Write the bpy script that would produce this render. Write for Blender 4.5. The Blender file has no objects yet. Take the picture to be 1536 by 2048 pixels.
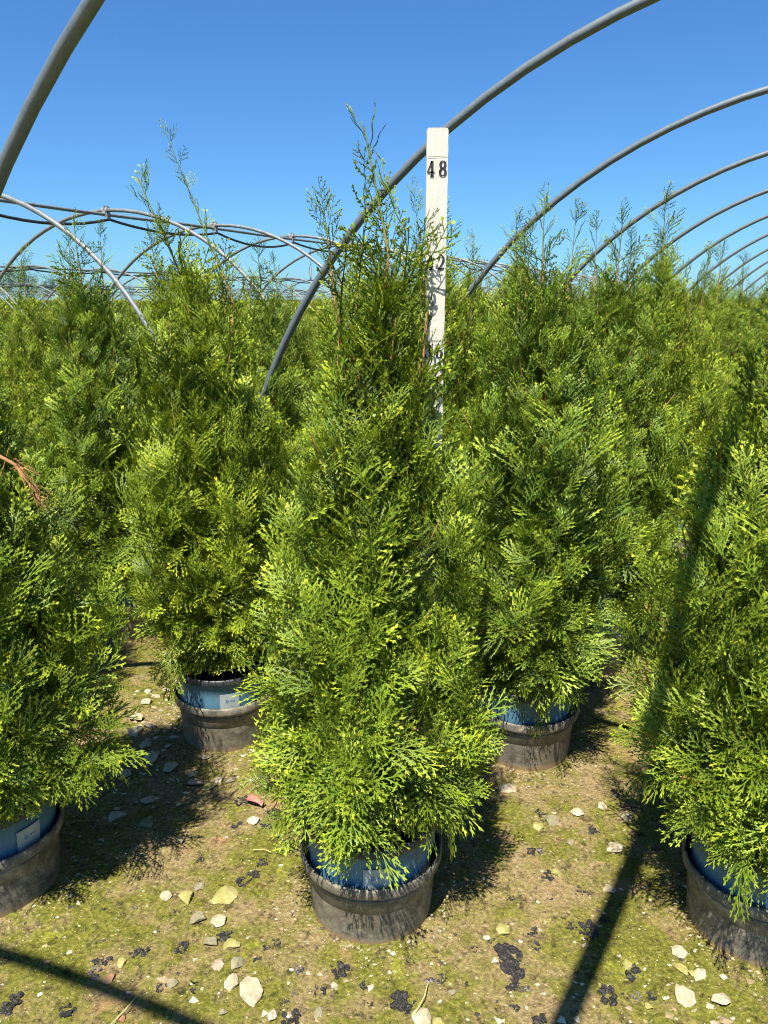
import bpy, bmesh, math, random
import numpy as np
from mathutils import Vector, Matrix, noise
R = math.radians
scene = bpy.context.scene
COL = scene.collection

# ---------------------------------------------------------------- camera, sky, sun, exposure
cam_d = bpy.data.cameras.new("camera"); cam = bpy.data.objects.new("camera", cam_d); COL.objects.link(cam)
cam.location = (0, 0, 1.28); cam.rotation_euler = (R(90 - 15.43), 0, 0)
cam_d.sensor_fit = 'VERTICAL'; cam_d.sensor_height = 36; cam_d.sensor_width = 27; cam_d.lens = 27
cam_d.clip_start = 0.05; cam_d.clip_end = 3000
scene.camera = cam
world = bpy.data.worlds.new("World"); scene.world = world; world.use_nodes = True
wn = world.node_tree.nodes; wl = world.node_tree.links
bg = wn['Background']; sky = wn.new('ShaderNodeTexSky'); sky.sky_type = 'NISHITA'
sky.sun_disc = False; sky.sun_elevation = R(62.9); sky.sun_rotation = R(200.7)
sky.altitude = 0; sky.air_density = 1.0; sky.dust_density = 0.3; sky.ozone_density = 3.0
tn = wn.new('ShaderNodeMix'); tn.data_type = 'RGBA'; tn.blend_type = 'MULTIPLY'; tn.inputs[0].default_value = 1; tn.inputs[7].default_value = (.52, .96, 1.42, 1)
wl.new(sky.outputs[0], tn.inputs[6]); wl.new(tn.outputs[2], bg.inputs[0]); bg.inputs[1].default_value = 0.05
sun_d = bpy.data.lights.new("sun", 'SUN'); sun_d.energy = 5.0; sun_d.angle = R(0.53); sun_d.color = (1.0, 0.95, 0.86)
sun = bpy.data.objects.new("sun", sun_d); COL.objects.link(sun); sun.location = (-2, -5, 10)
sun.rotation_euler = Vector((.181, .478, -1)).to_track_quat('-Z', 'Y').to_euler()
scene.view_settings.view_transform = 'Standard'; scene.view_settings.look = 'None'
scene.view_settings.exposure = 1.13; scene.view_settings.gamma = 1
scene.cycles.filter_width = 1.05
scene.render.resolution_x = 768; scene.render.resolution_y = 1024

# ---------------------------------------------------------------- materials
def mat(name):
    m = bpy.data.materials.new(name); m.use_nodes = True
    nt = m.node_tree; b = nt.nodes['Principled BSDF']
    return m, nt.nodes, nt.links, b
def N(nodes, t, **kw):
    n = nodes.new(t)
    for k, v in kw.items(): setattr(n, k, v)
    return n
def noise_node(n, l, scale, detail=6, rough=.6, vec=None, dist=0):
    t = N(n, 'ShaderNodeTexNoise'); t.inputs['Scale'].default_value = scale
    t.inputs['Detail'].default_value = detail; t.inputs['Roughness'].default_value = rough
    t.inputs['Distortion'].default_value = dist
    if vec: l.new(vec, t.inputs['Vector'])
    return t
def ramp(n, l, src, stops):
    r = N(n, 'ShaderNodeValToRGB'); e = r.color_ramp.elements
    while len(e) < len(stops): e.new(.5)
    for i, (p, c) in enumerate(stops):
        e[i].position = p; e[i].color = (*c, 1) if len(c) == 3 else c
    l.new(src, r.inputs[0]); return r
def mix(n, l, fac, a, b, mode='MIX'):
    m = N(n, 'ShaderNodeMix', data_type='RGBA', blend_type=mode)
    for s, v in ((0, fac), (6, a), (7, b)):
        if hasattr(v, 'is_linked') or hasattr(v, 'links'): l.new(v, m.inputs[s])
        elif isinstance(v, (int, float)): m.inputs[s].default_value = v
        else: m.inputs[s].default_value = (*v, 1)
    return m.outputs[2]
def bump(n, l, b, src, strength, dist):
    k = N(n, 'ShaderNodeBump'); k.inputs['Strength'].default_value = strength; k.inputs['Distance'].default_value = dist
    l.new(src, k.inputs['Height']); l.new(k.outputs[0], b.inputs['Normal']); return k
def pos(n):
    return N(n, 'ShaderNodeNewGeometry').outputs['Position']
def objc(n):
    return N(n, 'ShaderNodeTexCoord').outputs['Object']

def m_ground():
    m, n, l, b = mat('soil_and_moss'); p = pos(n)
    big = noise_node(n, l, 2.6, 5, .62, p, .4); med = noise_node(n, l, 17, 7, .68, p, .3); fine = noise_node(n, l, 120, 6, .7, p)
    soil = ramp(n, l, fine.outputs[0], [(.3, (.11, .078, .034)), (.5, (.235, .172, .078)), (.72, (.37, .28, .135))])
    moss = ramp(n, l, fine.outputs[0], [(.3, (.045, .048, .006)), (.5, (.125, .122, .015)), (.7, (.25, .23, .04))])
    red = noise_node(n, l, 5.5, 4, .6, p, .5)
    rr = ramp(n, l, red.outputs[0], [(.56, (0, 0, 0)), (.68, (1, 1, 1))])
    soil2 = mix(n, l, rr.outputs[0], soil.outputs[0], (.31, .185, .085))
    ad = N(n, 'ShaderNodeMath', operation='ADD'); l.new(big.outputs[0], ad.inputs[0]); l.new(med.outputs[0], ad.inputs[1])
    f = ramp(n, l, ad.outputs[0], [(.0, (0, 0, 0)), (1, (1, 1, 1))])
    mr = N(n, 'ShaderNodeMapRange'); l.new(ad.outputs[0], mr.inputs[0]); mr.inputs[1].default_value = .87; mr.inputs[2].default_value = 1.10
    n.remove(f)
    c = mix(n, l, mr.outputs[0], soil2, moss.outputs[0])
    # bright lime moss patches
    mo2 = noise_node(n, l, 6.5, 6, .7, p, .6); r2 = ramp(n, l, mo2.outputs[0], [(.60, (0, 0, 0)), (.66, (1, 1, 1))])
    lime = ramp(n, l, fine.outputs[0], [(.35, (.11, .12, .009)), (.65, (.29, .28, .035))])
    c = mix(n, l, r2.outputs[0], c, lime.outputs[0])
    # dark specks and pale grit
    sp = N(n, 'ShaderNodeTexVoronoi'); sp.inputs['Scale'].default_value = 95; l.new(p, sp.inputs['Vector'])
    sr = ramp(n, l, sp.outputs['Distance'], [(.10, (1, 1, 1)), (.17, (0, 0, 0))])
    spc = N(n, 'ShaderNodeSeparateColor'); l.new(sp.outputs['Color'], spc.inputs[0])
    gt = N(n, 'ShaderNodeMath', operation='GREATER_THAN'); l.new(spc.outputs[0], gt.inputs[0]); gt.inputs[1].default_value = .72
    mu = N(n, 'ShaderNodeMath', operation='MULTIPLY'); l.new(sr.outputs[0], mu.inputs[0]); l.new(gt.outputs[0], mu.inputs[1])
    c = mix(n, l, mu.outputs[0], c, (.40, .33, .18))
    dk = noise_node(n, l, 34, 5, .75, p, .2); dr = ramp(n, l, dk.outputs[0], [(.36, (.34, .34, .30)), (.47, (1, 1, 1))])
    c = mix(n, l, 1.0, c, dr.outputs[0], 'MULTIPLY')
    l.new(c, b.inputs['Base Color']); b.inputs['Roughness'].default_value = .9
    b.inputs['Specular IOR Level'].default_value = .25
    a2 = N(n, 'ShaderNodeMath', operation='MULTIPLY_ADD'); l.new(med.outputs[0], a2.inputs[0]); a2.inputs[1].default_value = 2.0; l.new(fine.outputs[0], a2.inputs[2])
    bump(n, l, b, a2.outputs[0], .9, .006)
    return m

def m_leaf(name, base, mid, tip, dead=False):
    m, n, l, b = mat(name)
    at = N(n, 'ShaderNodeAttribute', attribute_name='tint'); sc = N(n, 'ShaderNodeSeparateColor'); l.new(at.outputs['Color'], sc.inputs[0])
    r1 = ramp(n, l, sc.outputs[0], [(0, base), (.5, mid), (1, tuple(x * 1.35 for x in mid))])
    pw = N(n, 'ShaderNodeMath', operation='POWER'); l.new(sc.outputs[1], pw.inputs[0]); pw.inputs[1].default_value = 1.5
    c = mix(n, l, pw.outputs[0], r1.outputs[0], tip)
    rb = ramp(n, l, sc.outputs[2], [(0, (.72, .8, .9)), (.5, (1, 1, 1)), (1, (1.25, 1.15, 1.0))])
    c = mix(n, l, 1.0, c, rb.outputs[0], 'MULTIPLY')
    l.new(c, b.inputs['Base Color']); b.inputs['Roughness'].default_value = .5; b.inputs['Specular IOR Level'].default_value = .28
    tr = N(n, 'ShaderNodeBsdfTranslucent'); tc = mix(n, l, 1.0, c, (1.3, 1.3, .45), 'MULTIPLY'); l.new(tc, tr.inputs[0])
    ms = N(n, 'ShaderNodeMixShader'); ms.inputs[0].default_value = .16
    l.new(b.outputs[0], ms.inputs[1]); l.new(tr.outputs[0], ms.inputs[2]); l.new(ms.outputs[0], n['Material Output'].inputs[0])
    return m

def m_simple(name, c1, c2, scale=30, rough=.7, spec=.4, bs=.3, bd=.002, metal=0, detail=6, lo=.35, hi=.65, obj=True):
    m, n, l, b = mat(name); p = objc(n) if obj else pos(n)
    t = noise_node(n, l, scale, detail, .65, p)
    r = ramp(n, l, t.outputs[0], [(lo, c1), (hi, c2)])
    l.new(r.outputs[0], b.inputs['Base Color']); b.inputs['Roughness'].default_value = rough
    b.inputs['Specular IOR Level'].default_value = spec; b.inputs['Metallic'].default_value = metal
    if bs: bump(n, l, b, t.outputs[0], bs, bd)
    return m

def m_bark():
    m, n, l, b = mat('arborvitae_bark'); p = objc(n); t = noise_node(n, l, 70, 6, .65, p)
    r = ramp(n, l, t.outputs[0], [(.35, (.22, .11, .04)), (.65, (.60, .34, .12))])
    sx = N(n, 'ShaderNodeSeparateXYZ'); l.new(p, sx.inputs[0]); mr = N(n, 'ShaderNodeMapRange'); l.new(sx.outputs[2], mr.inputs[0]); mr.inputs[1].default_value = 1.34; mr.inputs[2].default_value = 1.42
    l.new(mix(n, l, mr.outputs[0], r.outputs[0], (.16, .20, .05)), b.inputs['Base Color']); b.inputs['Roughness'].default_value = .8; b.inputs['Specular IOR Level'].default_value = .2
    bump(n, l, b, t.outputs[0], .6, .003); return m
def m_blue():
    m, n, l, b = mat('blue_pot_plastic'); p = objc(n)
    t = noise_node(n, l, 9, 7, .7, p); s = noise_node(n, l, 60, 4, .6, p)
    r = ramp(n, l, t.outputs[0], [(.35, (.050, .15, .235)), (.7, (.115, .225, .295))])
    d = ramp(n, l, s.outputs[0], [(.58, (0, 0, 0)), (.72, (1, 1, 1))])
    c = mix(n, l, d.outputs[0], r.outputs[0], (.12, .2, .26))
    # dusty scuffed film
    sx = N(n, 'ShaderNodeSeparateXYZ'); l.new(p, sx.inputs[0])
    mr = N(n, 'ShaderNodeMapRange'); l.new(sx.outputs[2], mr.inputs[0]); mr.inputs[1].default_value = .212; mr.inputs[2].default_value = .218
    c = mix(n, l, mr.outputs[0], c, (.035, .04, .045))
    l.new(c, b.inputs['Base Color']); b.inputs['Roughness'].default_value = .42; b.inputs['Specular IOR Level'].default_value = .4
    bump(n, l, b, s.outputs[0], .1, .001)
    return m
def m_socket():
    m, n, l, b = mat('weathered_black_plastic'); p = objc(n)
    t = noise_node(n, l, 26, 8, .75, p); s = noise_node(n, l, 140, 4, .7, p); u = noise_node(n, l, 5, 4, .6, p)
    r = ramp(n, l, t.outputs[0], [(.38, (.075, .072, .062)), (.50, (.15, .142, .118)), (.62, (.27, .25, .19))])
    r2 = ramp(n, l, s.outputs[0], [(.4, (.75, .75, .75)), (.65, (1.35, 1.3, 1.2))])
    c = mix(n, l, 1.0, r.outputs[0], r2.outputs[0], 'MULTIPLY')
    r3 = ramp(n, l, u.outputs[0], [(.42, (0, 0, 0)), (.7, (.7, .7, .7))])
    c = mix(n, l, r3.outputs[0], c, (.15, .12, .07))
    sx = N(n, 'ShaderNodeSeparateXYZ'); l.new(p, sx.inputs[0])
    ad = N(n, 'ShaderNodeMath', operation='MULTIPLY_ADD'); l.new(t.outputs[0], ad.inputs[0]); ad.inputs[1].default_value = .03; l.new(sx.outputs[2], ad.inputs[2])
    mr = N(n, 'ShaderNodeMapRange'); l.new(ad.outputs[0], mr.inputs[0]); mr.inputs[1].default_value = .03; mr.inputs[2].default_value = .018
    c = mix(n, l, mr.outputs[0], c, (.26, .18, .095))
    l.new(c, b.inputs['Base Color']); b.inputs['Roughness'].default_value = .62; b.inputs['Specular IOR Level'].default_value = .35
    bump(n, l, b, s.outputs[0], .25, .001)
    return m
def m_stick():
    m, n, l, b = mat('white_painted_wood')
    mp = N(n, 'ShaderNodeMapping'); l.new(objc(n), mp.inputs[0]); mp.inputs['Scale'].default_value = (1, 1, .12)
    t = noise_node(n, l, 160, 6, .7, mp.outputs[0]); s = noise_node(n, l, 45, 7, .75, objc(n))
    r = ramp(n, l, t.outputs[0], [(.3, (.48, .46, .39)), (.6, (.60, .58, .50))])
    d = ramp(n, l, s.outputs[0], [(.24, (1, 1, 1)), (.33, (0, 0, 0))])
    c = mix(n, l, d.outputs[0], r.outputs[0], (.36, .27, .18))
    sx = N(n, 'ShaderNodeSeparateXYZ'); l.new(objc(n), sx.inputs[0])
    ad = N(n, 'ShaderNodeMath', operation='MULTIPLY_ADD'); l.new(s.outputs[0], ad.inputs[0]); ad.inputs[1].default_value = .014; l.new(sx.outputs[2], ad.inputs[2])
    mr = N(n, 'ShaderNodeMapRange'); l.new(ad.outputs[0], mr.inputs[0]); mr.inputs[1].default_value = 1.3695; mr.inputs[2].default_value = 1.3725
    c = mix(n, l, mr.outputs[0], c, (.36, .27, .17))
    l.new(c, b.inputs['Base Color']); b.inputs['Roughness'].default_value = .75
    bump(n, l, b, t.outputs[0], .5, .002)
    return m
def m_attr(name, rough=.85):
    m, n, l, b = mat(name)
    at = N(n, 'ShaderNodeAttribute', attribute_name='tint'); t = noise_node(n, l, 200, 4, .6, pos(n))
    r = ramp(n, l, t.outputs[0], [(.3, (.7, .7, .7)), (.7, (1.15, 1.15, 1.15))])
    l.new(mix(n, l, 1.0, at.outputs['Color'], r.outputs[0], 'MULTIPLY'), b.inputs['Base Color']); b.inputs['Roughness'].default_value = rough
    return m

M = dict(
    ground=m_ground(),
    leafA=m_leaf('arborvitae_foliage', (.010, .028, .003), (.104, .166, .012), (.55, .64, .045)),
    leafB=m_leaf('yellow_green_foliage', (.014, .036, .003), (.128, .190, .012), (.58, .66, .045)),
    leafC=m_leaf('deep_green_foliage', (.009, .026, .003), (.086, .150, .013), (.50, .62, .045)),
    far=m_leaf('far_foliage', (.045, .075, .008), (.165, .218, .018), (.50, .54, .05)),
    bark=m_bark(),
    dead=m_simple('dead_twig_bark', (.20, .09, .035), (.42, .22, .10), 60, .8, .2, .5, .002),
    blue=m_blue(), socket=m_socket(), stick=m_stick(),
    soil=m_simple('bark_compost', (.012, .009, .006), (.075, .05, .03), 90, .95, .2, 1, .008),
    paint=m_simple('black_stencil_paint', (.008, .008, .009), (.03, .03, .03), 90, .55, .4, 0),
    pencil=m_simple('grey_scribed_line', (.10, .09, .08), (.3, .28, .24), 200, .8, .2, 0),
    steel=m_simple('shaded_galvanised_steel', (.130, .155, .165), (.165, .192, .200), 55, .5, .45, .12, .0006, .3, obj=False),  # darker copy: shaded underside of the near hoops put into the colour
    steel2=m_simple('sunlit_galvanised_steel', (.135, .15, .15), (.22, .24, .24), 22, .5, .5, .1, .0006, .25, obj=False),  # paler copy: light on top of the farther hoops put into the colour
    hose=m_simple('black_irrigation_hose', (.012, .013, .015), (.03, .032, .035), 12, .45, .5, 0),
    clamp=m_simple('pale_clamp_metal', (.20, .2, .19), (.4, .39, .36), 80, .45, .5, .2, .001, .3),
    white=m_simple('white_plastic', (.45, .45, .44), (.55, .55, .53), 20, .5, .4, 0),
    sticker=m_simple('pale_paper_sticker', (.28, .34, .34), (.38, .43, .41), 30, .55, .4, 0),
    stickblue=m_simple('blue_print', (.03, .16, .4), (.05, .2, .45), 30, .5, .4, 0),
    stickgreen=m_simple('leaf_green_print', (.25, .4, .04), (.4, .5, .06), 30, .5, .4, 0),
    s_w=m_simple('cream_limestone', (.30, .245, .15), (.50, .43, .29), 28, .85, .25, .8, .004),
    s_y=m_simple('yellow_mossy_stone', (.20, .19, .045), (.42, .36, .15), 16, .88, .2, .8, .004),
    s_g=m_simple('dull_grey_tan_stone', (.15, .135, .075), (.31, .27, .17), 20, .88, .2, .8, .004),
    s_p=m_simple('pinkish_stone', (.26, .18, .12), (.44, .33, .235), 22, .85, .2, .8, .004),
    s_r=m_simple('reddish_clay_clod', (.22, .115, .06), (.33, .19, .11), 40, .95, .1, .9, .004),
    s_c=m_simple('crumbly_chalk', (.30, .25, .17), (.58, .53, .42), 60, .9, .2, 1, .006),
    crust=m_simple('black_dried_crust', (.012, .011, .009), (.16, .145, .12), 190, .6, .5, 1, .005, lo=.50, hi=.78),
    crustg=m_simple('grey_flecked_crust', (.03, .028, .026), (.30, .26, .22), 120, .7, .4, 1, .006, lo=.42, hi=.7),
    chips=m_attr('mixed_grit'),
    straw=m_simple('dry_straw_stalk', (.45, .36, .12), (.62, .52, .22), 40, .8, .2, 0),
    red=m_simple('faded_red_plastic', (.42, .08, .07), (.62, .2, .18), 40, .6, .3, .3, .002),
    ftree=m_leaf('distant_tree_foliage', (.03, .06, .02), (.06, .10, .035), (.10, .15, .05)),
)

# ---------------------------------------------------------------- mesh helpers
def obj(name, me, m=None, parent=None, loc=None):
    o = bpy.data.objects.new(name, me); COL.objects.link(o)
    if m is not None and len(me.materials) == 0: me.materials.append(m)
    if parent: o.parent = parent
    if loc: o.location = loc
    return o
def tag(o, label=None, cat=None, group=None, kind=None):
    if label: o['label'] = label
    if cat: o['category'] = cat
    if group: o['group'] = group
    if kind: o['kind'] = kind
    return o
def thing(name, loc, rz, label, cat, group=None):
    o = bpy.data.objects.new(name, None); COL.objects.link(o); o.location = loc; o.rotation_euler = (0, 0, rz)
    o.empty_display_size = .1
    return tag(o, label, cat, group)
def copy_tree(o, parent=None):
    c = o.copy(); COL.objects.link(c)
    if parent: c.parent = parent
    for ch in list(o.children): copy_tree(ch, c)
    return c
def quads_mesh(name, V, F, tint=None, smooth=False):
    V = np.asarray(V, np.float32); F = np.asarray(F, np.int32)
    me = bpy.data.meshes.new(name); k = F.shape[1]
    me.vertices.add(len(V)); me.vertices.foreach_set('co', V.ravel())
    me.loops.add(F.size); me.loops.foreach_set('vertex_index', F.ravel())
    me.polygons.add(len(F)); me.polygons.foreach_set('loop_start', np.arange(0, F.size, k, dtype=np.int32))
    me.polygons.foreach_set('loop_total', np.full(len(F), k, np.int32))
    me.polygons.foreach_set('use_smooth', np.full(len(F), smooth, bool))
    me.update(calc_edges=True)
    if tint is not None:
        a = me.attributes.new('tint', 'FLOAT_COLOR', 'POINT'); t = np.ones((len(V), 4), np.float32); t[:, :3] = tint
        a.data.foreach_set('color', t.ravel())
    return me
class MB:
    def __init__(s): s.v = []; s.f = []; s.sm = []
    def add(s, V, F, smooth=False):
        o = len(s.v); s.v += [tuple(p) for p in V]; s.f += [tuple(i + o for i in f) for f in F]; s.sm += [smooth] * len(F)
    def box(s, c, size, mtx=None):
        x, y, z = [q / 2 for q in size]
        V = [Vector((a * x, b * y, d * z)) for a in (-1, 1) for b in (-1, 1) for d in (-1, 1)]
        if mtx: V = [mtx @ p for p in V]
        V = [p + Vector(c) for p in V]
        s.add(V, [(0, 1, 3, 2), (4, 6, 7, 5), (0, 4, 5, 1), (2, 3, 7, 6), (0, 2, 6, 4), (1, 5, 7, 3)])
    def tube(s, pts, rad, n=8, cap=True):
        pts = [Vector(p) for p in pts]; V = []; F = []
        up = Vector((0, 0, 1)); last = None
        for i, p in enumerate(pts):
            t = (pts[min(i + 1, len(pts) - 1)] - pts[max(i - 1, 0)]).normalized()
            if last is None:
                a = t.cross(up if abs(t.z) < .9 else Vector((1, 0, 0))).normalized()
            else: a = (last - t * last.dot(t)).normalized()
            last = a; b = t.cross(a); r = rad[i] if hasattr(rad, '__len__') else rad
            for k in range(n):
                q = 2 * math.pi * k / n; V.append(p + a * math.cos(q) * r + b * math.sin(q) * r)
        for i in range(len(pts) - 1):
            for k in range(n):
                F.append((i * n + k, i * n + (k + 1) % n, (i + 1) * n + (k + 1) % n, (i + 1) * n + k))
        s.add(V, F, True)
        if cap:
            o = len(V); s.add(V[:n], [tuple(range(n))[::-1]]); s.add(V[-n:], [tuple(range(n))])
    def lathe(s, prof, n=48, wob=None):
        V = []; F = []
        for (r, z) in prof:
            for k in range(n):
                q = 2 * math.pi * k / n; w = 1 + (wob(q, z) if wob else 0)
                V.append((r * w * math.cos(q), r * w * math.sin(q), z))
        for i in range(len(prof) - 1):
            for k in range(n): F.append((i * n + k, i * n + (k + 1) % n, (i + 1) * n + (k + 1) % n, (i + 1) * n + k))
        s.add(V, F, True)
    def mesh(s, name):
        me = bpy.data.meshes.new(name); me.from_pydata(s.v, [], s.f); me.polygons.foreach_set('use_smooth', s.sm); me.update(); return me
    def build(s, name, m, parent=None, loc=None): return obj(name, s.mesh(name), m, parent, loc)

# ---------------------------------------------------------------- ground
def axis(lo, hi, near_lo, near_hi, step):
    a = list(np.arange(near_lo, near_hi + 1e-6, step)); d = step
    x = near_hi
    while x < hi: d *= 1.22; x += d; a.append(min(x, hi))
    x = near_lo; d = step
    while x > lo: d *= 1.22; x -= d; a.insert(0, max(x, lo))
    return np.array(a)
def ground_z(x, y):
    h = noise.noise(Vector((x * 3, y * 3, 1.7))) * .006 + noise.noise(Vector((x * 14, y * 14, 5))) * .004 + noise.noise(Vector((x * 45, y * 45, 9))) * .0022
    return h - .003
gx = axis(-900, 900, -2.2, 2.4, .013); gy = axis(-40, 1500, .75, 3.6, .013)
X, Y = np.meshgrid(gx, gy); GV = np.zeros((X.size, 3)); GV[:, 0] = X.ravel(); GV[:, 1] = Y.ravel()
for i in range(len(GV)):
    x, y = GV[i, 0], GV[i, 1]
    if -3 < x < 3 and 0 < y < 4.6: GV[i, 2] = ground_z(x, y)
nx, ny = len(gx), len(gy); ii, jj = np.meshgrid(np.arange(nx - 1), np.arange(ny - 1)); q0 = (jj * nx + ii).ravel()
GF = np.stack([q0, q0 + 1, q0 + 1 + nx, q0 + nx], 1)
tag(obj('ground', quads_mesh('ground', GV, GF, smooth=True), M['ground']), kind='structure')

# ---------------------------------------------------------------- foliage sprays
def kite(V, F, T, p, d, L, w, tip, rng, lift=.3):
    nrm = np.array([-d[1], d[0], 0]); z = rng.uniform(-lift, lift)
    a = p - d * L * .22; b = p + d * L * .55 + nrm * w * .5 + np.array([0, 0, w * z]); c = p + d * L + np.array([0, 0, rng.uniform(-.15, .15) * L]); e = p + d * L * .6 - nrm * w * .5 - np.array([0, 0, w * z])
    o = len(V); V += [a, b, c, e]; F.append((o, o + 1, o + 2, o + 3)); T += [tip * .6, tip * .85, tip, tip * .85]
CROSS = [False]
def strip(V, F, T, p, q, w0, w1, t0, t1):
    d = q - p; d = d / (np.linalg.norm(d) + 1e-9); nrm = np.array([-d[1], d[0], 0]); o = len(V)
    V += [p + nrm * w0 / 2, q + nrm * w1 / 2, q - nrm * w1 / 2, p - nrm * w0 / 2]; F.append((o, o + 1, o + 2, o + 3)); T += [t0, t1, t1, t0]
    if CROSS[0]:
        zz = np.array([0, 0, 1.]); o = len(V); V += [p + zz * w0 / 2, q + zz * w1 / 2, q - zz * w1 / 2, p - zz * w0 / 2]; F.append((o, o + 1, o + 2, o + 3)); T += [t0, t1, t1, t0]
def spray(seed, L=.12, n=13, fan=.62, sub=.0085, kw=.0036, kl=.011, sparse=0.0, droop=.35):
    rng = np.random.RandomState(seed); V = []; F = []; T = []
    ang = 0; p = np.zeros(3); step = L / n; side = 1
    for k in range(n):
        ang += rng.uniform(-.06, .06); d = np.array([math.cos(ang), math.sin(ang), 0]); q = p + d * step
        t = (k + 1) / n
        strip(V, F, T, p, q, .0034 * (1 - t * .3), .0034 * (1 - (t + .1) * .3), t * .35, t * .45)
        side = -side
        if rng.rand() > sparse * .5:
            a2 = ang + side * rng.uniform(.55, .85); l2 = fan * L * (1 - t) ** .75 * rng.uniform(.75, 1.1) + .010
            m = max(1, int(l2 / sub)); pp = q.copy(); s2 = side; st = l2 / m
            for j in range(m):
                a2 += rng.uniform(-.08, .08) - side * .025; dd = np.array([math.cos(a2), math.sin(a2), 0]); qq = pp + dd * st
                u = (j + 1) / m; tt = min(1, t * .45 + u * .5)
                strip(V, F, T, pp, qq, .0028, .0026, tt * .6, tt * .7)
                for s3 in ((s2, -s2) if rng.rand() > .45 + sparse * .5 else (s2,)):
                    a3 = a2 + s3 * rng.uniform(.5, .8); d3 = np.array([math.cos(a3), math.sin(a3), 0])
                    kite(V, F, T, qq, d3, kl * rng.uniform(.7, 1.15) * (1.1 - .35 * u), kw * rng.uniform(.8, 1.15), min(1, tt + .15) * rng.uniform(.7, 1), rng)
                s2 = -s2; pp = qq
            kite(V, F, T, pp, dd, kl, kw, min(1, tt + .25), rng)
        p = q
    kite(V, F, T, p, d, kl, kw, 1, rng)
    V = np.array(V); x = V[:, 0]; y = V[:, 1]
    V[:, 2] += -droop * x * x / L + (-.5 + rng.rand()) * 1.1 * y * y / L + .012 * math.sin(seed * 2.1) * x * y / L / L * 10 * L + .003 * np.sin(x * 90 + seed)
    return V, np.array(F), np.array(T)
HI = [spray(s, .092 + .008 * (s % 3), 9, .42 + .1 * (s % 4), sub=.0092, kw=.0031, kl=.0108, droop=.10 + .22 * (s % 4)) for s in range(14)]
MD = [spray(50 + s, .11, 7, .52, sub=.012, kw=.0042, kl=.0150, droop=.25) for s in range(8)]
CROSS[0] = True
SP = [spray(90 + s, .15, 8, .52, sub=.0100, kw=.0052, kl=.0120, sparse=.45, droop=-.05) for s in range(9)]
CROSS[0] = False
LO = [spray(130 + s, .14, 4, .75, sub=.03, kw=.012, kl=.034, droop=.25) for s in range(4)]

def frame(d, nrm):
    d = d / np.linalg.norm(d, axis=1, keepdims=True); y = np.cross(nrm, d); y /= np.linalg.norm(y, axis=1, keepdims=True) + 1e-9
    z = np.cross(d, y); return np.stack([d, y, z], 2)
class Foliage:
    def __init__(s, seed): s.rng = np.random.RandomState(seed); s.items = []
    def put(s, lib, p, d, nrm, scale, shade): s.items.append((lib, p, d, nrm, scale, shade))
    def mesh(s, name):
        VV = []; FF = []; TT = []; off = 0
        by = {}
        for it in s.items: by.setdefault((id(it[0]), s.rng.randint(len(it[0]))), []).append(it)
        for (lid, k), its in by.items():
            v, f, t = its[0][0][k]
            P = np.array([i[1] for i in its]); D = np.array([i[2] for i in its]); Nn = np.array([i[3] for i in its]); S = np.array([i[4] for i in its]); Sh = np.array([i[5] for i in its])
            Mx = frame(D, Nn); m = len(its)
            W = np.einsum('mij,vj->mvi', Mx, v) * S[:, None, None] + P[:, None, :]
            VV.append(W.reshape(-1, 3)); ft = (f[None] + (np.arange(m) * len(v))[:, None, None] + off).reshape(-1, 4); FF.append(ft); off += m * len(v)
            T = np.zeros((m, len(v), 3)); T[..., 0] = Sh[:, None] * .5 + .5 * s.rng.rand(m)[:, None]; T[..., 1] = t[None] * (s.rng.rand(m) ** .8 * .92 + .08)[:, None]
            T[..., 2] = np.repeat(s.rng.rand(m, (len(v) + 3) // 4), 4, axis=1)[:, :len(v)]
            TT.append(T.reshape(-1, 3))
        return quads_mesh(name, np.concatenate(VV), np.concatenate(FF), np.concatenate(TT))
def prof(z, H, w, full=1.0):
    # crown radius at height z for a tree whose tip is at H
    t = max(0, (z - .24) / (H - .24)) ** full
    pts = [(0, .58), (.06, .84), (.16, 1.0), (.3, .94), (.45, .80), (.58, .62), (.68, .44), (.74, .24), (.79, .10), (.86, .04), (1, .02)]
    for (a, ra), (b, rb) in zip(pts, pts[1:]):
        if t <= b: return w * (ra + (rb - ra) * max(0, (t - a)) / (b - a))
    return w * .03
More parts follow.
